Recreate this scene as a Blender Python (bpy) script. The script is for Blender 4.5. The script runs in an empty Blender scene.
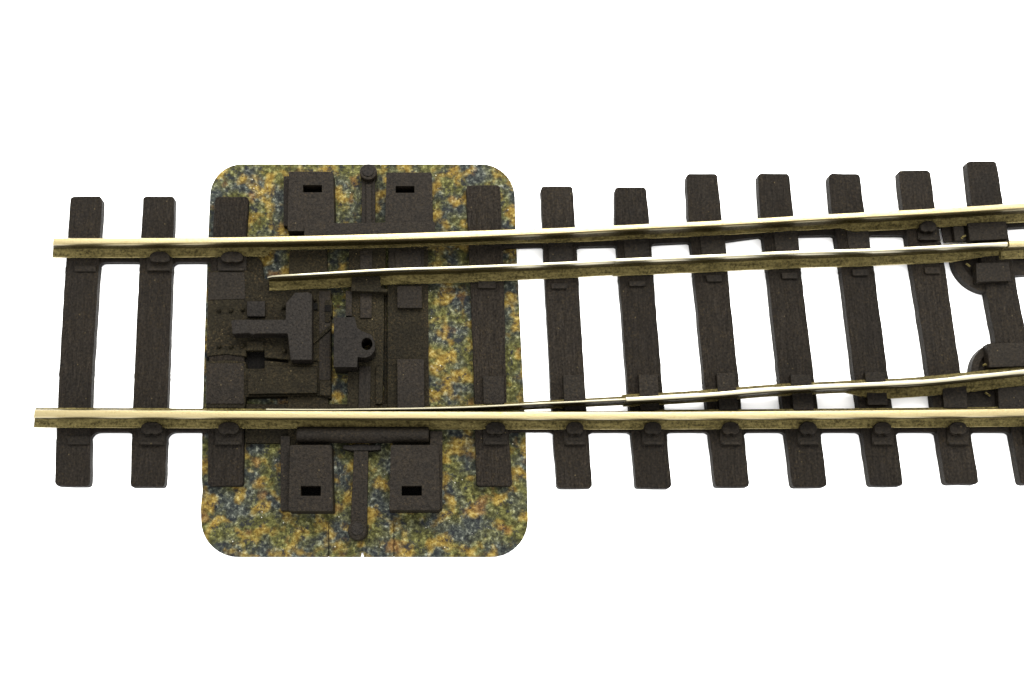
import bpy, bmesh, math, random
from mathutils import Vector
random.seed(7)
S = bpy.context.scene
COL = S.collection

# ------------------------------------------------------------------ camera (1 unit = 1 cm)
F, CX, CY, TH, D = 1200.0, 430.0, 341.0, math.radians(14.0), 12.0
CAM = Vector((0, -D*math.sin(TH), D*math.cos(TH)))
FW = Vector((0, math.sin(TH), -math.cos(TH))); UP = Vector((0, math.cos(TH), math.sin(TH)))
def P(u, v, z=0.0):
    """point at height z that the photograph shows at pixel (u, v)"""
    d = FW*F + Vector((1, 0, 0))*(u-CX) + UP*(CY-v)
    return CAM + d*((z-CAM.z)/d.z)

cd = bpy.data.cameras.new('camera'); cam = bpy.data.objects.new('camera', cd); COL.objects.link(cam)
cam.location = CAM; cam.rotation_euler = (TH, 0, 0)
cd.sensor_width = 36; cd.lens = 36*F/1024; cd.shift_x = (512-CX)/1024; cd.shift_y = (CY-341.5)/1024
cd.clip_start = .1; cd.clip_end = 500
S.camera = cam

# ------------------------------------------------------------------ materials
class NT:
    def __init__(s, name):
        s.m = bpy.data.materials.new(name); s.m.use_nodes = True
        s.t = s.m.node_tree; s.b = s.t.nodes['Principled BSDF']
        g = s.n('ShaderNodeNewGeometry'); s.pos = g.outputs['Position']
    def n(s, k, **kw):
        x = s.t.nodes.new(k)
        for a, b in kw.items(): setattr(x, a, b)
        return x
    def link(s, a, b): s.t.links.new(a, b)
    def mapped(s, sc, rot=0):
        m = s.n('ShaderNodeMapping'); m.inputs['Scale'].default_value = sc; m.inputs['Rotation'].default_value = (0, 0, rot)
        s.link(s.pos, m.inputs['Vector']); return m.outputs[0]
    def noise(s, scale, detail=4, rough=.6, vec=None, dist=0):
        x = s.n('ShaderNodeTexNoise'); x.inputs['Scale'].default_value = scale; x.inputs['Detail'].default_value = detail
        x.inputs['Roughness'].default_value = rough; x.inputs['Distortion'].default_value = dist
        s.link(vec or s.pos, x.inputs['Vector']); return x.outputs['Fac']
    def voro(s, scale, out='Distance', vec=None):
        x = s.n('ShaderNodeTexVoronoi'); x.inputs['Scale'].default_value = scale
        s.link(vec or s.pos, x.inputs['Vector']); return x.outputs[out]
    def ramp(s, f, stops, interp='LINEAR'):
        r = s.n('ShaderNodeValToRGB'); r.color_ramp.interpolation = interp
        e = r.color_ramp.elements
        while len(e) < len(stops): e.new(.5)
        for el, (p, c) in zip(e, stops):
            el.position = p; el.color = (c, c, c, 1) if isinstance(c, (int, float)) else (*c, 1)
        s.link(f, r.inputs['Fac']); return r.outputs['Color']
    def mix(s, f, a, b, mode='MIX'):
        x = s.n('ShaderNodeMix', data_type='RGBA', blend_type=mode)
        for k, v in ((0, f), (6, a), (7, b)):
            if isinstance(v, (int, float)): x.inputs[k].default_value = v
            elif isinstance(v, tuple): x.inputs[k].default_value = (*v, 1)
            else: s.link(v, x.inputs[k])
        return x.outputs[2]
    def math(s, op, a, b=0.0):
        x = s.n('ShaderNodeMath', operation=op)
        for k, v in ((0, a), (1, b)):
            if isinstance(v, (int, float)): x.inputs[k].default_value = v
            else: s.link(v, x.inputs[k])
        return x.outputs[0]
    def bump(s, h, strength, dist):
        b = s.n('ShaderNodeBump'); b.inputs['Strength'].default_value = strength; b.inputs['Distance'].default_value = dist
        s.link(h, b.inputs['Height']); s.link(b.outputs[0], s.b.inputs['Normal'])
    def set(s, **kw):
        for k, v in kw.items():
            i = s.b.inputs[k.replace('_', ' ')]
            if isinstance(v, (int, float)): i.default_value = v
            elif isinstance(v, tuple): i.default_value = (*v, 1)
            else: s.link(v, i)

M = {}
def plastic(name, base, warm, grain=0.0, dust=1.0, rough=.55, bumpy=.55):
    t = NT(name)
    big = t.ramp(t.noise(3.2, 5, .65), [(.35, 0.0), (.68, 1.0)])
    c = t.mix(big, base, warm)
    fine = t.ramp(t.noise(42, 4, .8), [(.34, .30), (.66, 1.75)])
    c = t.mix(1.0, c, fine, 'MULTIPLY')
    # brown dust grains and a few pale glints, gathered in patches
    patch = t.ramp(t.noise(4.5, 3, .6), [(.36, .12), (.60, 1.0)])
    sp = t.ramp(t.noise(62, 2, .6), [(.54, 0.0), (.70, 1.0)])
    c = t.mix(t.math('MULTIPLY', t.math('MULTIPLY', sp, patch), min(1, .7*dust)), c, (.034, .024, .011))
    v = t.ramp(t.voro(13), [(.05, 1.0), (.11, 0.0)])
    keep = t.ramp(t.noise(9, 0), [(.57, 0.0), (.6, 1.0)])
    c = t.mix(t.math('MULTIPLY', t.math('MULTIPLY', v, keep), min(1, .8*dust)), c, (.11, .085, .042))
    t.set(Base_Color=c, Roughness=rough, Specular_IOR_Level=.035)
    h = t.noise(40, 4, .7)
    if grain:
        g = t.noise(6, 5, .6, t.mapped((6, .7, 6), .06), 1.8)
        h = t.math('ADD', t.math('MULTIPLY', h, .6), t.math('MULTIPLY', g, grain))
        c = t.mix(1.0, c, t.ramp(g, [(.36, .80), (.64, 1.2)]), 'MULTIPLY'); t.set(Base_Color=c)
    t.bump(h, 1.0 if grain else bumpy, .024)
    oi = t.n('ShaderNodeObjectInfo')
    c = t.mix(1.0, c, t.ramp(oi.outputs['Random'], [(0, .86), (1, 1.14)]), 'MULTIPLY'); t.set(Base_Color=c)
    return t.m
M['sleeper'] = plastic('sleeper_plastic', (.0062, .0051, .0040), (.0072, .0057, .0041), 1.5, .42)
M['moulding'] = plastic('moulded_plastic', (.0050, .0041, .0031), (.0060, .0047, .0033), 0, .35, .48)
M['dirty'] = plastic('dusty_plastic', bumpy=1.0, base=(.0048, .0040, .0024), warm=(.0076, .0062, .0033), dust=.8, rough=.55)
M['hole_shade'] = plastic('hole_shade_plastic', (.0012, .0010, .0008), (.0014, .0012, .0009), 0, .1, .7)  # darkest plastic: the shade of deep holes is put into its colour
M['smooth'] = plastic('smooth_plastic', (.0048, .0041, .0034), (.0054, .0045, .0036), 0, .12, .46)

def ballast():
    t = NT('printed_ballast')
    fine = t.noise(24, 5, .74)
    mid = t.noise(13, 4, .7)
    G = .235
    def shade(*stops): return t.ramp(fine, [(p, tuple(G*x for x in c)) for p, c in stops])
    slate = shade((.28, (.004, .005, .006)), (.43, (.028, .033, .032)), (.55, (.085, .096, .080)), (.70, (.46, .48, .38)))
    olive = shade((.28, (.010, .010, .003)), (.44, (.070, .068, .018)), (.56, (.18, .175, .050)), (.72, (.56, .54, .20)))
    ochre = shade((.26, (.06, .032, .004)), (.44, (.25, .155, .026)), (.56, (.46, .32, .070)), (.72, (.85, .72, .32)))
    rust = shade((.28, (.040, .016, .004)), (.46, (.18, .088, .026)), (.58, (.36, .20, .06)), (.74, (.64, .46, .22)))
    def field(sc, rot, w): return t.math('ADD', t.math('MULTIPLY', t.noise(sc*.82, 1.5, .45, t.mapped((1, 1, 1), rot), .2), 1-w), t.math('MULTIPLY', mid, w))
    c = t.mix(t.ramp(field(4.2, 0, .22), [(.41, 0.0), (.58, .95)]), slate, olive)
    c = t.mix(t.ramp(field(7.6, .7, .22), [(.505, 0.0), (.63, .92)]), c, ochre)
    c = t.mix(t.ramp(field(5.4, 2.1, .22), [(.59, 0.0), (.69, .8)]), c, rust)
    w = t.ramp(t.noise(5.2, 4, .7, t.mapped((1.1, 1, 1), 1.2)), [(.66, 0.0), (.76, .7)])
    c = t.mix(w, c, shade((.35, (.12, .13, .12)), (.65, (.75, .77, .70))))
    k = t.ramp(t.noise(17, 3, .7, t.mapped((1, 1, 1), .3)), [(.35, .85), (.46, 0.0)])
    c = t.mix(k, c, (.005, .006, .008))
    wv = t.ramp(t.voro(16), [(.05, 1.0), (.10, 0.0)])
    wk = t.ramp(t.noise(21, 0), [(.60, 0.0), (.63, 1.0)])
    c = t.mix(t.math('MULTIPLY', wv, wk), c, (.26, .25, .21))
    t.set(Base_Color=c, Roughness=.55, Specular_IOR_Level=.035)
    t.bump(fine, .8, .02)
    return t.m
M['ballast'] = ballast()

def metal(name, base, dark, rough, grime, grain):
    t = NT(name)
    st = t.noise(9, 5, .7, t.mapped((.6, 3.2, 3.2)))
    sp = t.noise(38, 4, .8)
    f = t.ramp(t.math('ADD', t.math('MULTIPLY', st, .4), t.math('MULTIPLY', sp, .6)), [(grime-.09, 1.0), (grime+.09, 0.0)])
    t.set(Base_Color=t.mix(f, base, dark), Metallic=1.0, Roughness=t.mix(f, (rough,)*3, (min(1, rough+.2),)*3))
    t.bump(t.math('ADD', sp, t.math('MULTIPLY', st, .6)), grain, .012)
    return t.m
M['head'] = metal('polished_nickel_silver', (.172, .143, .076), (.125, .098, .042), .36, .40, .16)
M['side'] = metal('tarnished_rail_web', (.050, .039, .013), (.018, .014, .005), .45, .50, .9)
M['web'] = metal('brassy_rail_foot', (.145, .118, .046), (.026, .021, .008), .40, .49, 2.2)
M['edge'] = metal('brassy_foot_edge', (.36, .295, .12), (.09, .072, .028), .34, .46, 2.2)
M['steel'] = metal('bright_blade_edge', (.205, .188, .132), (.15, .125, .065), .32, .30, .12)

# ------------------------------------------------------------------ mesh helpers
def area2(p): return sum(p[i].x*p[(i+1) % len(p)].y - p[(i+1) % len(p)].x*p[i].y for i in range(len(p)))
def rounded(p, r, seg=4):
    if r <= 0: return p
    out = []; n = len(p)
    for i in range(n):
        a, b, c = p[i-1], p[i], p[(i+1) % n]
        d1, d2 = (a-b), (c-b); k = min(r, d1.length*.45, d2.length*.45)
        s, e = b+d1.normalized()*k, b+d2.normalized()*k
        for j in range(seg+1):
            q = j/seg
            out.append(s*(1-q)**2 + b*2*q*(1-q) + e*q*q)
    return out
def wobble(p, amp, step=.09):
    out = []; n = len(p)
    for i in range(n):
        a, b = p[i], p[(i+1) % n]; L = (b-a).length; k = max(1, int(L/step))
        for j in range(k):
            q = a.lerp(b, j/k)
            out.append(q+Vector((random.uniform(-amp, amp), random.uniform(-amp, amp), 0)))
    return out
class MB:
    def __init__(s): s.bm = bmesh.new()
    def prism(s, px, zt, zb, r=0.0, wob=0.0, holes=(), taper=0.0):
        """outline traced at its top face (pixels), given its real height and thickness"""
        top = rounded([P(u, v, zt) for u, v in px], r)
        if wob: top = wobble(top, wob)
        return s.solid(top, zt, zb, [[P(u, v, zt) for u, v in h] for h in holes], taper)
    def solid(s, top, zt, zb, holes=(), taper=0.0):
        bm = s.bm; loops = [top]+list(holes); edges = []; vl = []
        cen = sum(top, Vector())/len(top)
        for lp in loops:
            vs = [bm.verts.new((q.x, q.y, zt)) for q in lp]; vl.append(vs)
            edges += [bm.edges.new((vs[i], vs[(i+1) % len(vs)])) for i in range(len(vs))]
        if holes:
            r = bmesh.ops.triangle_fill(bm, edges=edges, use_beauty=True, use_dissolve=False)
            fs = [g for g in r['geom'] if isinstance(g, bmesh.types.BMFace)]
        else:
            fs = [bm.faces.new(vl[0])]
        for f in fs:
            f.normal_update()
            if f.normal.z < 0: f.normal_flip()
        low = []
        for lp, vs in zip(loops, vl):
            k = 1+taper
            ws = [bm.verts.new((cen.x+(q.x-cen.x)*k, cen.y+(q.y-cen.y)*k, zb)) for q in lp]; low.append(ws)
            m = len(vs)
            for i in range(m): bm.faces.new((vs[i], vs[(i+1) % m], ws[(i+1) % m], ws[i]))
        if not holes: bm.faces.new(low[0])
        else:
            r = bmesh.ops.triangle_fill(bm, edges=[bm.edges.get((w[i], w[(i+1) % len(w)])) for w in low for i in range(len(w))], use_beauty=True)
        bmesh.ops.recalc_face_normals(bm, faces=bm.faces[:])
        return s
    def rect(s, u0, v0, u1, v1, zt, zb, r=0.0, **k): return s.prism([(u0, v0), (u1, v0), (u1, v1), (u0, v1)], zt, zb, r, **k)
    def disc(s, u, v, rad, zt, zb, n=28, taper=0.0):
        c = P(u, v, zt)
        return s.solid([c+Vector((math.cos(2*math.pi*i/n)*rad, math.sin(2*math.pi*i/n)*rad, 0)) for i in range(n)], zt, zb, (), taper)
    def ring(s, u, v, r1, r0, a0, a1, zt, zb, n=24):
        """flat curved bar between two radii (angles in degrees, world axes)"""
        c = P(u, v, zt); A = [math.radians(a0+(a1-a0)*i/n) for i in range(n+1)]
        pts = [c+Vector((math.cos(a)*r1, math.sin(a)*r1, 0)) for a in A]+[c+Vector((math.cos(a)*r0, math.sin(a)*r0, 0)) for a in reversed(A)]
        return s.solid(pts, zt, zb)
    def dome(s, u, v, rad, z, h, n=14):
        c = P(u, v, z); bm = s.bm; rings = []
        for k in range(4):
            a = k/4*math.pi/2
            rings.append([bm.verts.new((c.x+math.cos(2*math.pi*i/n)*rad*math.cos(a), c.y+math.sin(2*math.pi*i/n)*rad*math.cos(a), z+h*math.sin(a))) for i in range(n)])
        t = bm.verts.new((c.x, c.y, z+h))
        for k in range(3):
            for i in range(n): bm.faces.new((rings[k][i], rings[k][(i+1) % n], rings[k+1][(i+1) % n], rings[k+1][i]))
        for i in range(n): bm.faces.new((rings[3][i], rings[3][(i+1) % n], t))
        return s
    def build(s, name, mat, parent, bevel=.010, label=None, smooth=False):
        me = bpy.data.meshes.new(name); bmesh.ops.recalc_face_normals(s.bm, faces=s.bm.faces[:])
        xs = [v.co.copy() for v in s.bm.verts]
        mn = Vector((min(c.x for c in xs), min(c.y for c in xs), min(c.z for c in xs))); mx = Vector((max(c.x for c in xs), max(c.y for c in xs), 0))
        o0 = Vector(((mn.x+mx.x)/2, (mn.y+mx.y)/2, mn.z))
        for v in s.bm.verts: v.co -= o0
        s.bm.to_mesh(me); s.bm.free()
        if isinstance(mat, (list, tuple)):
            for m in mat: me.materials.append(m)
        else: me.materials.append(mat)
        o = bpy.data.objects.new(name, me); COL.objects.link(o)
        o['_w'] = 0; del o['_w']
        WORLD[o] = o0
        o.parent = parent; o.location = o0-(WORLD.get(parent, Vector()))
        if bevel:
            b = o.modifiers.new('bevel', 'BEVEL'); b.width = bevel; b.segments = 2; b.limit_method = 'ANGLE'; b.angle_limit = math.radians(40)
        if smooth:
            for p in me.polygons: p.use_smooth = True
        if label: o['label'] = label
        return o
WORLD = {}

# ------------------------------------------------------------------ the thing
root = bpy.data.objects.new('model_railway_turnout', None); COL.objects.link(root)
root['label'] = 'model railway turnout with brassy rails, dark plastic sleepers and mottled ballast base plate'
root['category'] = 'model track'
WORLD[root] = Vector((0, 0, 0)); root.empty_display_size = .5

ZS = .12       # sleeper top
ZP = .03       # base plate top
ZR = .37       # rail head top

# base plate with rounded corners, a channel and two slits at its lower edge
mb = MB()
def corner(cu, cv, r, a0, a1, n=9):
    return [(cu+r*math.cos(math.radians(a0+(a1-a0)*i/n)), cv+r*math.sin(math.radians(a0+(a1-a0)*i/n))) for i in range(n+1)]
pl = corner(242, 196, 32, 180, 270)+corner(481, 198, 34, 270, 360)+[(516, 240), (521, 340), (526, 440)]+corner(491, 520, 37, 0, 90)
pl += [(394.3, 557), (394.2, 520), (393.6, 520), (393.5, 557), (363.8, 557), (363.2, 552.5), (361.4, 552.5), (360.8, 557), (329.1, 557), (329.1, 522), (328.5, 522), (328.2, 557)]
pl += corner(238, 520, 37, 90, 180)+[(200.6, 508), (202.4, 490), (201.6, 478), (202, 440), (204.5, 340), (208, 240)]
mb.prism(pl, ZP, -.002)
plate = mb.build('base_plate', M['ballast'], root, .004, 'thin base plate printed with mottled ochre and slate ballast')
for u in (328.8, 394.0):
    MB().rect(u-2, 513, u+2, 556.3, .016, .0).build('groove_shade_floor', M['moulding'], plate, 0)  # dark strips added below the slits so the grooves look shaded

def edge(rows, v, side):
    for (a, b) in zip(rows, rows[1:]):
        if v <= b[2]: break
    q = (v-a[2])/(b[2]-a[2]); return a[side]+(b[side]-a[side])*q
def sleeper(rows, zb=0.0, label=None):
    L, R = [], []
    for (l, r, v) in rows:
        k = .0100*((l+r)/2-CX)
        L.append((l+max(k, 0)*.9-1.0, v)); R.append((r+min(k, 0)*.9+.6, v))
    return MB().prism(L+R[::-1], ZS, zb, .042, .003).build('sleeper', M['sleeper'], root, .010, label)
ROWS = {
 1: [(71.5, 104.4, 196), (66, 101, 270), (59.6, 94.4, 375), (57, 92.6, 440), (55.7, 92.5, 486)],
 2: [(144, 176.2, 196), (140, 174, 270), (135, 170.4, 375), (132.5, 168.5, 440), (131, 166.8, 487)],
 3: [(216, 249.6, 196.5), (211, 245, 275), (209.5, 245, 400), (208.5, 244.4, 486)],
 6: [(466.5, 499.5, 185), (471, 503.5, 285), (475, 506, 400), (477, 512, 486)],
 7: [(540.5, 572.3, 186), (544.4, 577.5, 270), (551, 585.5, 400), (556.7, 592, 488)],
 8: [(614, 645.5, 187), (614.3, 649, 222), (618.5, 653.4, 280), (627.4, 662.8, 395), (635, 671.4, 488)],
 9: [(685, 717, 173.5), (687, 721.4, 218), (692.7, 727.5, 275), (703, 738.8, 385), (713.6, 749.3, 487)],
 10: [(756, 789, 173.3), (758.4, 793.2, 216), (766, 801, 273), (777.3, 814, 380), (790, 827, 487)],
 11: [(826, 859.3, 173.3), (829, 864, 210), (839, 874.3, 272), (851.3, 887.6, 375), (867, 903.2, 486)],
 12: [(895.3, 929.6, 170), (899, 934.4, 205), (910, 946, 275), (924.6, 960, 370), (942, 979, 484)],
 13: [(962.7, 996.2, 161), (967.6, 1002.7, 202), (982, 1017, 289), (992.4, 1028, 345), (1016.5, 1053, 484)],
}
SL = {}
for k, rows in ROWS.items():
    SL[k] = sleeper(rows, .02 if k in (3, 6) else 0.0)

# the two long sleepers of the switch machine: a narrow middle and a slotted lug at each end
def lug_sleeper(mid, boxes, steps):
    m = MB(); m.prism(mid, ZS, .02, .015, .0015)
    sl = m.build('sleeper', M['dirty'], root, .008)
    for (u0, v0, u1, v1, h) in boxes:
        b = MB(); b.prism([(u0+1.5, v0), (u1-1.5, v0), (u1, v1), (u0, v1)], .25, .022, .02,
                          holes=[[(h[0], h[1]), (h[2], h[1]), (h[2], h[3]), (h[0], h[3])]], taper=.02)
        lg = b.build('slotted_lug', M['moulding'], sl, .008)
        MB().rect(h[0]-3, h[1]-3, h[2]+3, h[3]+3, .075, .03).build('slot_shade_floor', M['hole_shade'], lg, 0)  # added dark floor, its colour stands in for shade deep in the slot
    for (u0, v0, u1, v1, z) in steps:
        MB().rect(u0, v0, u1, v1, z, .024, .01).build('lug_step', M['moulding'], sl, .006)
    return sl
lug4 = lug_sleeper([(291, 214), (326, 214), (327, 262), (328, 403), (330, 450), (288, 450), (288, 403), (289, 262)],
  [(287.5, 171.5, 334.5, 231, (303, 185, 322, 192.3)), (288.5, 445, 333, 511, (300.8, 486, 320.8, 495.8))],
  [(283.5, 176, 290, 226, .12), (280.5, 436, 290, 510.5, .165)])
lug5 = lug_sleeper([(390, 214), (428, 214), (428, 262), (429, 403), (432, 450), (393, 450), (387.5, 403), (387.5, 284)],
  [(385, 172.5, 433.2, 231, (395.6, 186, 414.4, 192.8)), (389.3, 445, 440, 510, (401.6, 486, 421.8, 495.6))],
  [(430, 431, 442.5, 509, .175)])

# plastic strips under the rails that tie the sleepers together
def web(u0, u1, vf0, vf1, vr0, vr1, rl=8, rr=6, zt=.085, zb=0.0):
    pts = [(u0-4, vf0+rl), (u0, vf0+rl)]
    for i in range(7):
        a = math.radians(180+15*i); pts.append((u0+rl+rl*math.cos(a), vf0+rl+rl*math.sin(a)))
    for i in range(7):
        a = math.radians(270+15*i); pts.append((u1-rr+rr*math.cos(a), vf1+rr+rr*math.sin(a)))
    pts += [(u1, vf1+rr), (u1+9, vf1+rr), (u1+9, vr1), (u0-4, vr0)]
    return MB().prism(pts, zt, zb).build('tie_strip', M['moulding'], root, .005)
def E(k, v, side):
    rows = ROWS[k]; q = edge(rows, v, side)
    return q+.0085*.75*max(q-CX, 0) if side == 0 else q+.0085*.75*min(q-CX, 0)
# lower stock rail
for a, b in ((1, 2), (2, 3), (6, 7), (7, 8), (8, 9), (9, 10), (10, 11), (11, 12), (12, 13)):
    web(E(a, 434, 1)-.5, E(b, 434, 0)+.5, 432, 432, 416, 416, 9 if a < 3 else 6.5, 6, zb=.035 if a == 6 else 0)
# upper stock rail
for a, b, vl, vr in ((1, 2, 262, 262), (2, 3, 262, 262), (6, 7, 248, 247), (7, 8, 246.3, 245.6), (8, 9, 243.5, 242), (9, 10, 240.5, 236.5), (10, 11, 235.5, 235), (11, 12, 235, 235), (12, 13, 226, 226), ):
    web(E(a, vl, 1)-.5, E(b, vr, 0)+.5, vl, vr, vl-16, vr-16, 6, 4, zb=.035 if a == 6 else 0)
MB().prism([(1000, 228), (1040, 226), (1040, 210), (1000, 212)], .085, 0).build('tie_strip', M['moulding'], root, .005)
MB().prism([(1006, 276), (1040, 274), (1040, 255), (1006, 258)], .085, 0).build('tie_strip', M['moulding'], root, .005)

# ------------------------------------------------------------------ rails
def spline(pts, u):
    for i in range(len(pts)-1):
        if u <= pts[i+1][0] or i == len(pts)-2: break
    p0 = pts[max(i-1, 0)]; p1 = pts[i]; p2 = pts[i+1]; p3 = pts[min(i+2, len(pts)-1)]
    h = p2[0]-p1[0]; t = (u-p1[0])/h
    m1 = (p2[1]-p0[1])/(p2[0]-p0[0])*h; m2 = (p3[1]-p1[1])/(p3[0]-p1[0])*h
    return (2*t**3-3*t*t+1)*p1[1]+(t**3-2*t*t+t)*m1+(-2*t**3+3*t*t)*p2[1]+(t**3-t*t)*m2
def lerp(tab, u):
    if u <= tab[0][0]: return tab[0][1]
    for a, b in zip(tab, tab[1:]):
        if u <= b[0]: return a[1]+(b[1]-a[1])*(u-a[0])/(b[0]-a[0])
    return tab[-1][1]
def rail(name, path, u0, u1, hw, ff, bf, zt=ZR, head=None, step=5.0, label=None, ends=None):
    """loft a flat-bottomed rail section along a path: head half-width, front and back foot reach may change along it"""
    n = max(2, int((u1-u0)/step)); us = [u0+(u1-u0)*i/n for i in range(n+1)]
    keys = sorted(set([k for tab in (hw, ff, bf) for k, _ in tab if u0 < k < u1]+us))
    pts = [P(u, spline(path, u), zt) for u in keys]
    bm = bmesh.new(); rings = []; z0 = ZS+.004
    for i, (u, p) in enumerate(zip(keys, pts)):
        d = (pts[min(i+1, len(pts)-1)]-pts[max(i-1, 0)]).normalized(); nn = Vector((d.y, -d.x, 0))  # towards the front
        h, f, b = lerp(hw, u), lerp(ff, u), lerp(bf, u)
        w = min(.022, h*.7); hl = 1.0 if ends is None else lerp(ends, u)
        zz = zt-(1-hl)
        cr = min(.010, h*.4)
        prof = [(-h+cr, zz), (0, zz+.003), (h-cr, zz), (h, zz-.014), (h*.97, zz-.050), (w, zz-.080), (w, z0+.065), (max(f*.5, w), z0+.045), (f, z0+.030), (f, z0),
                (-b, z0), (-b, z0+.030), (-max(b*.5, w), z0+.045), (-w, z0+.065), (-w, zz-.080), (-h*.97, zz-.050), (-h, zz-.014)]
        ex = -.30 if i == 0 and u < 100 else 0.0   # the sawn end leans a little
        rings.append([bm.verts.new((p.x+nn.x*q+ex*(zz-z), p.y+nn.y*q, z)) for q, z in prof])
    m = len(rings[0]); polished = {0, 1, 2, 3, 15, 16}
    for r0, r1 in zip(rings, rings[1:]):
        for j in range(m):
            f = bm.faces.new((r0[j], r0[(j+1) % m], r1[(j+1) % m], r1[j])); f.material_index = 0 if j in polished else (1 if j in (6, 7, 9, 11) else 3 if j in (8, 10) else 2)
            f.smooth = True
    for r in (rings[0], rings[-1]):
        f = bm.faces.new(r); f.material_index = 1
    b = MB(); b.bm.free(); b.bm = bm
    o = b.build(name, [head or M['head'], M['web'], M['side'], M['edge']], root, 0, label)
    sp = o.data; sp.set_sharp_from_angle(angle=math.radians(38))
    return o
LOW = [(30, 413.2), (120, 413.4), (300, 414.4), (500, 415), (700, 414.8), (924, 413), (1060, 411.5)]
UPR = [(50, 240.8), (120, 240.8), (200, 240.2), (300, 238.6), (390, 236.4), (460, 234.2), (560, 230.4), (640, 226.5), (720, 222.8), (824, 216.8), (924, 211.6), (1000, 207), (1060, 203.5)]
UBL = [(262, 276), (285, 275.4), (390, 269.5), (460, 267.3), (560, 263.2), (620, 260), (720, 255.6), (800, 252), (880, 249.6), (1000, 243.8), (1060, 241.5)]
LBL = [(262, 409.4), (300, 409.6), (340, 409.5), (460, 407.3), (540, 403.4), (620, 399.6), (700, 395.2), (780, 388.8), (860, 384.8), (924, 381.6), (1000, 374), (1060, 367)]
stock_low = rail('stock_rail', LOW, 34.0, 1056, [(0, .039)], [(0, .098)], [(0, .094), (262, .094), (275, .045), (640, .045), (665, .092)])
stock_up = rail('stock_rail', UPR, 53, 1056, [(0, .035), (250, .033), (460, .038), (640, .030), (1000, .033)],
     [(0, .098), (263, .098), (268, .034), (530, .036), (560, .050), (848, .050), (860, .095)], [(0, .09)])
TIP = [(262, .93), (272, .965), (285, 1.0)]
rail('switch_blade', UBL, 267, 615, [(260, .010), (290, .014), (390, .018), (615, .019)], [(0, .088)], [(0, .02)], .355, M['steel'], label='slim switch blade standing away from the stock rail', ends=[(267, .955), (272, .985), (282, 1.0)])
rail('closure_rail', UBL, 615.3, 1007.5, [(0, .023)], [(0, .095), (960, .095), (1000, .05)], [(0, .03), (850, .03), (900, .08)], .362, M['steel'])
rail('wing_rail', UBL, 1009.3, 1056, [(0, .030)], [(0, .09)], [(0, .09)], .362)
rail('switch_blade', LBL, 266, 626, [(260, .010), (340, .010), (626, .012)], [(0, .016)], [(0, .045), (340, .045), (626, .07)], .350, M['steel'], label='slim switch blade lying against the stock rail')
rail('closure_rail', LBL, 626.3, 1056, [(0, .027)], [(0, .029), (852, .028), (866, .065), (882, .105)], [(0, .088)], .362, M['steel'])

# ------------------------------------------------------------------ chairs
def chair(k, u, v, w=26, s=1.0, parent=None):
    """rail chair in front of a rail foot whose front edge is seen at v"""
    b = MB(); h = w/2
    b.rect(u-h, v-2, u+h, v+17.5*s, ZS+.022, ZS-.02, .02)
    b.prism([(u-h*.80, v-1), (u-h*.62, v-4), (u-h*.3, v-5.8), (u+h*.3, v-5.8), (u+h*.62, v-4), (u+h*.80, v-1), (u+h*.72, v+4.5*s), (u+h*.3, v+7*s), (u, v+5.4*s), (u-h*.3, v+7*s), (u-h*.72, v+4.5*s)], ZS+.085, ZS-.01, .02)
    for q in (-.30, .30): b.prism([(u+q*h-2.6, v+2), (u+q*h+2.6, v+2), (u+q*h+1.8, v+8.6*s), (u+q*h-1.8, v+8.6*s)], ZS+.042, ZS-.01, .012)
    b.rect(u-h*.85, v+13.5*s, u+h*.85, v+17*s, ZS+.044, ZS-.01, .01)
    return b.build('rail_chair', M['moulding'], parent or SL[k], .007)
def pad(k, u0, v0, u1, v1, h=.022, skew=0, parent=None, name='slide_pad'):
    return MB().prism([(u0, v0), (u1, v0), (u1+skew, v1), (u0+skew, v1)], ZS+h, ZS-.02, .01).build(name, M['moulding'], parent or SL[k], .005)
for k, u, w in ((2, 151.5, 27), (3, 228.5, 27), (6, 495.5, 25), (7, 575, 22), (8, 653, 22), (9, 731, 22), (10, 808.5, 22), (11, 883, 22), (12, 958.5, 22), (13, 1035, 22)):
    chair(k, u, 427.6, w)
pad(1, 67.5, 436, 88.5, 444.5, .024)
for k, u, v, w in ((2, 159.5, 257, 26), (3, 232, 257, 29)): chair(k, u, v, w, .8)
pad(1, 74.5, 265.5, 96, 271.5, .02)
chair(12, 928.5, 226.5, 21, .8)
for k, u0, v0, u1, v1, sk in ((6, 478, 281, 496, 288, 0), (7, 551, 283, 567, 288.5, .5), (8, 629, 281, 645, 286, .5), (9, 706, 274.5, 721.5, 281.5, 1), (10, 781.5, 272.5, 797, 278.5, 1), (11, 852, 269, 868, 275.5, 1), (12, 924.5, 267, 939.5, 273.5, 1)):
    pad(k, u0, v0, u1, v1, .03, sk)
for k, u0, v0, u1, v1, sk in ((6, 483, 376, 504, 404, .5), (7, 563, 375, 584.5, 410, 1.5), (8, 638.5, 374.5, 657.5, 410, 2), (9, 716.5, 373, 735, 410, 3), (10, 790.5, 374.5, 811, 410, 3), (11, 865, 372, 885, 405, 3), (12, 942, 380, 966, 408, 2)):
    pad(k, u0, v0, u1, v1, .05, sk)
for k, u0, v0, u1, v1, sk in ((7, 548, 238, 572, 263, 1), (8, 623, 236, 648, 260, 2), (9, 699, 232, 724, 256, 3), (10, 773, 228, 797, 252, 3), (11, 846, 226, 868, 249, 3)):
    pad(k, u0, v0, u1, v1, .015, sk)

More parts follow.
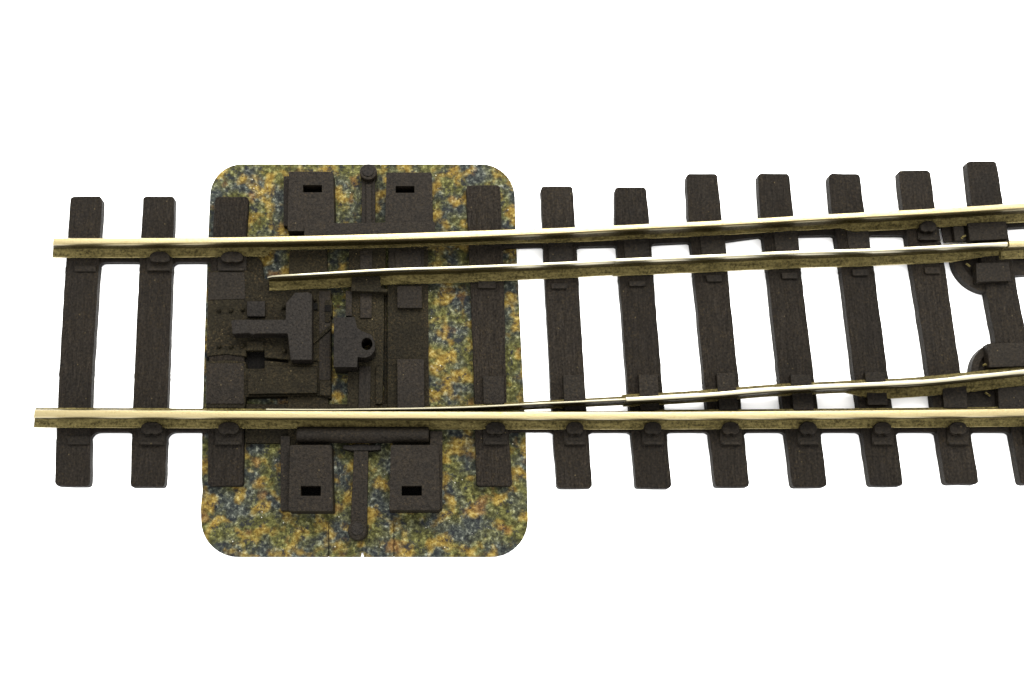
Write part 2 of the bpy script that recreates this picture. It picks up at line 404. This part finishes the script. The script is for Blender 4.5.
# ------------------------------------------------------------------ switch mechanism on the base plate
def part(name, mat, px, zt, zb, r=.01, bevel=.006, holes=(), parent=None, wob=0.0):
    return MB().prism(px, zt, zb, r, wob, holes).build(name, M[mat], parent or root, bevel)
mech = part('mechanism_plate', 'dirty', [(207.8, 271), (246, 270), (262, 278), (312, 288), (321, 290), (331, 290), (331, 379), (318.5, 379), (318.5, 361), (300, 360.5), (264.5, 357.5), (264.5, 350), (246, 350), (246, 356.5), (226, 354), (206.8, 356)], .138, .02, .012)
low = part('mechanism_plate', 'dirty', [(206.2, 361), (230, 360), (246, 362), (246, 368.6), (264.5, 368.6), (264.5, 360.5), (300, 364), (318.5, 364), (318.5, 380), (331, 380), (331, 398.5), (318.3, 395.6), (246, 397), (244.5, 408), (205.8, 408)], .142, .02, .012)
part('strip', 'moulding', [(207.8, 272), (244.5, 272), (245.5, 299), (208, 300)], .146, .1, .01, parent=mech)
part('strip', 'moulding', [(206.8, 363), (244, 363), (244, 404), (206, 404)], .150, .1, .01, parent=low)
part('strip', 'dirty', [(265, 366), (317, 367), (317, 393), (248, 394), (248, 371), (265, 371)], .20, .1, .01, parent=low)
part('stop_block', 'smooth', [(246.8, 301), (265, 301), (265, 316.5), (246.8, 316.5)], .185, .1, .01, parent=mech)
part('stop_block', 'dirty', [(247, 341), (263.5, 341), (263.5, 350.5), (246.5, 350.5)], .16, .1, .01, parent=mech)
part('lever', 'smooth', [(231, 320.5), (236, 319.5), (285.5, 319.5), (285.8, 303), (292.5, 295.5), (294.5, 292.5), (308, 292), (312, 294), (312, 360), (290.5, 360), (287.5, 333.5), (256, 333.5), (252.5, 335), (249.5, 333), (232.3, 334)], .31, .11, .012, .008)
for (u, v) in ((219.3, 311), (231.2, 311), (242.9, 310), (219.5, 346.6), (231, 346.8), (242.8, 346), (284, 308), (284.6, 351.5), (249, 326), (315, 300)):
    MB().dome(u, v, .023, .136, .05).build('rivet', M['dirty'], mech, 0, smooth=True)
part('recess_floor', 'hole_shade', [(240, 346), (270, 346), (320, 356), (320, 372), (240, 372), (205.8, 366), (206.5, 350)], .045, .028, .0, .002, parent=mech)  # added very dark floor, coloured as the deep shade of the hole
# recess beside the lever with a thin link
part('recess_floor', 'moulding', [(319, 291), (330, 291), (330, 380), (319, 380)], .142, .1, .005, parent=mech)
part('link_rod', 'dirty', [(313, 340), (329.5, 325.5), (331.5, 328), (314, 343.6)], .165, .1, .004)
part('bracket', 'dirty', [(325, 300), (332, 300), (332, 316), (330.5, 316), (330.5, 322), (325, 322)], .155, .02)
hole = [(366.9+5.6*math.cos(i*math.pi/10), 343.8+6.3*math.sin(i*math.pi/10)) for i in range(20)]
part('pivot_block', 'smooth', [(334, 317.5), (354.5, 317), (357.2, 328), (362, 331), (371, 334.5), (374.6, 341), (374.8, 350), (371, 355.5), (365, 357.6), (357.6, 357), (357, 367), (333.6, 367)], .34, .04, .006, .006, [hole])
big_hole = [(366+7.2*math.cos(i*math.pi/8), 344.5+7.8*math.sin(i*math.pi/8)) for i in range(16)]
for px in ([(312.8, 303), (317.5, 303), (317.5, 309.5), (312.8, 309.5)], [(325, 305), (331, 305), (331, 311.5), (325, 311.5)]):
    part('socket_shade', 'hole_shade', px, .162, .1, .002, .002, parent=mech)  # raised dark blocks, painted as the shade inside small square holes
part('stop_block', 'dirty', [(319.5, 381), (330.5, 381), (330.5, 396), (319.5, 395)], .165, .1, .01, parent=low)
part('stop_block', 'moulding', [(345.5, 290.5), (352, 290.5), (352, 316), (345.5, 316)], .15, .03, .008)
part('stop_block', 'dirty', [(376, 366), (383, 366), (382.5, 404), (375.5, 404)], .15, .03, .008)
# tie bar running under both rails
tie = part('tie_bar', 'dirty', [(349, 246), (384, 246), (383.8, 330), (382.5, 405), (383, 430), (346.5, 430), (347.5, 400), (348.5, 290)], .115, .035, .01, holes=[big_hole])
part('ridge', 'moulding', [(360, 250), (372.5, 250), (371.7, 318), (360, 318)], .135, .09, .008, parent=tie, holes=[])
part('ridge', 'moulding', [(359, 366), (371, 366), (370, 420), (358, 420)], .135, .09, .008, parent=tie)
part('end_arm', 'moulding', [(361.8, 170), (375, 170), (375.5, 236), (361.3, 236)], .12, .04, .01, parent=tie)
part('end_arm', 'moulding', [(354, 444), (368.5, 444), (366.8, 530), (350.4, 530)], .125, .04, .01, parent=tie)
part('rib', 'moulding', [(366, 184), (371.5, 184), (372, 226), (366, 226)], .145, .1, .008, parent=tie)
for (u, v, z) in ((368.3, 171.5, .20), (357.4, 529.5, .19)):
    MB().disc(u, v, .088 if z > .18 else .084, z, .034, taper=.0 if v < 300 else .14).build('pin', M['moulding'], tie, .012)
    MB().disc(u-.3, v-.8, .060, z+.012, z-.02).build('pin_cap', M['smooth'], tie, .006)
part('cross_plate', 'smooth', [(343, 445), (380.5, 445), (381, 449.5), (371, 450.5), (351, 450.5), (343, 449)], .14, .03, .006, parent=tie)
# plates beside the tie bar, under the upper blade
part('slide_plate', 'dirty', [(349.5, 248.5), (385.5, 248.5), (385.5, 271), (349.5, 271)], .122, .02)
part('slide_plate', 'dirty', [(352, 276), (380, 276), (381, 288), (388, 289), (387, 292), (351, 291)], .21, .03)
part('slide_plate', 'moulding', [(388.5, 248.5), (424, 248.5), (424, 272), (388.5, 272)], .124, .02)
pad(0, 397, 286, 421.8, 308, .05, .3, lug5); pad(0, 397, 359, 424, 410, .05, .5, lug5)
pad(0, 395, 250, 421, 268, .02, .3, lug5)
part('filler_strip', 'dirty', [(384.5, 290), (387, 290), (387, 404), (384, 404)], .07, .02)
part('guide_bar', 'moulding', [(304, 223.5), (435, 221.5), (435, 233), (304, 236)], .264, .03, .02)
part('side_panel', 'dirty', [(246, 256), (257, 256), (262, 262), (264, 280), (262, 284), (246, 276)], .1, .02)
# half-round rod in front of the lower stock rail
def rod(u0, u1, v, z, rad):
    a, b = P(u0, v, z), P(u1, v, z); m = MB(); n = 20; rg = []
    L = (b-a).length; st = [(0, .86), (.012, 1), (L-.012, 1), (L, .86)]
    for x, k in st:
        rg.append([m.bm.verts.new((a.x+x, a.y+math.cos(2*math.pi*i/n)*rad*k, z+math.sin(2*math.pi*i/n)*rad*k)) for i in range(n)])
    for r0, r1 in zip(rg, rg[1:]):
        for i in range(n): m.bm.faces.new((r0[i], r0[(i+1) % n], r1[(i+1) % n], r1[i]))
    m.bm.faces.new(rg[0]); m.bm.faces.new(rg[-1])
    o = m.build('retaining_rod', M['moulding'], root, 0, smooth=True); o.data.set_sharp_from_angle(angle=math.radians(40)); return o
rod(297, 429, 435, .16, .080)
part('lower_plate', 'dirty', [(245, 426), (300, 426), (300, 443), (245, 443)], .1, .02)
part('lower_plate', 'dirty', [(246, 404), (430, 404), (430, 428), (246, 428)], .098, .02)
# crossing end at the right-hand sleeper
blk = SL[13]
def block(px, h): return MB().prism(px, ZS+h, ZS-.03, .01).build('crossing_block', M['moulding'], blk, .006)
block([(967.5, 223), (1006, 221), (1008.5, 239), (970, 241)], .05)
block([(976, 263), (1009, 262), (1011.5, 281), (977, 282)], .07)
block([(987, 343.5), (1030, 342.5), (1034, 366), (989.5, 367.5)], .07)
block([(964, 391), (1000, 388), (1001, 409), (967, 409)], -.05)
block([(940, 226), (970, 224), (972, 242), (943, 243)], -.05)
block([(998, 388), (1040, 384), (1042, 409), (999, 409)], .05)
block([(953, 226), (963.5, 226), (965, 241), (955, 241)], .03)
m = MB(); m.ring(988, 259, .355, .265, 165, 275, .10, 0.0); m.ring(988, 259, .27, .02, 165, 275, .05, 0.0)
m.build('curved_lug', M['moulding'], blk, .006)
m = MB(); m.ring(1005, 374, .330, .26, 85, 190, .10, 0.0); m.ring(1005, 374, .265, .02, 85, 190, .05, 0.0)
m.build('curved_lug', M['moulding'], blk, .006)
def wire(pts, z, rad):
    cu = bpy.data.curves.new('bond_wire', 'CURVE'); cu.dimensions = '3D'; cu.bevel_depth = rad; cu.bevel_resolution = 3
    s = cu.splines.new('POLY'); s.points.add(len(pts)-1)
    for q, (u, v) in zip(s.points, pts): q.co = (*P(u, v, z), 1)
    t = bpy.data.objects.new('tmp', cu); COL.objects.link(t)
    me = bpy.data.meshes.new_from_object(t.evaluated_get(bpy.context.evaluated_depsgraph_get())); bpy.data.objects.remove(t)
    me.materials.append(M['web']); o = bpy.data.objects.new('bond_wire', me); COL.objects.link(o); o.parent = blk; o.location = -WORLD[blk]
    return o
wire([(961, 239), (963, 237), (965.5, 235.5)], .15, .011)
wire([(966, 263.5), (968, 265), (970, 266.5)], .13, .011)
wire([(983, 366), (985, 364), (987, 365.5)], .13, .011)
wire([(985, 392.5), (987.5, 394), (990, 396)], .13, .011)

# ------------------------------------------------------------------ setting and light
bm = bmesh.new(); bmesh.ops.create_grid(bm, x_segments=1, y_segments=1, size=60)
me = bpy.data.meshes.new('ground'); bm.to_mesh(me); bm.free()
g = bpy.data.objects.new('ground', me); COL.objects.link(g); g.location.z = -.004; g['kind'] = 'structure'
t = NT('white_paper'); t.set(Base_Color=(.92, .92, .92), Roughness=.9, Specular_IOR_Level=.1); me.materials.append(t.m)

W = bpy.data.worlds.new('World'); S.world = W; W.use_nodes = True
bg = W.node_tree.nodes['Background']; bg.inputs[0].default_value = (1, 1, 1, 1); bg.inputs[1].default_value = 3.4
def lamp(name, loc, target, sx, sy, e, col=(1, 1, 1)):
    l = bpy.data.lights.new(name, 'AREA'); l.shape = 'RECTANGLE'; l.size = sx; l.size_y = sy; l.energy = e; l.color = col
    o = bpy.data.objects.new(name, l); COL.objects.link(o); o.location = loc
    o.rotation_euler = (Vector(target)-Vector(loc)).to_track_quat('-Z', 'Y').to_euler()
lamp('softbox', (3, 9, 14), (2, 0, 0), 18, 8, 11500, (1, .985, .95))
S.view_settings.view_transform = 'Standard'; S.view_settings.look = 'None'
S.view_settings.exposure = 0; S.view_settings.gamma = 1
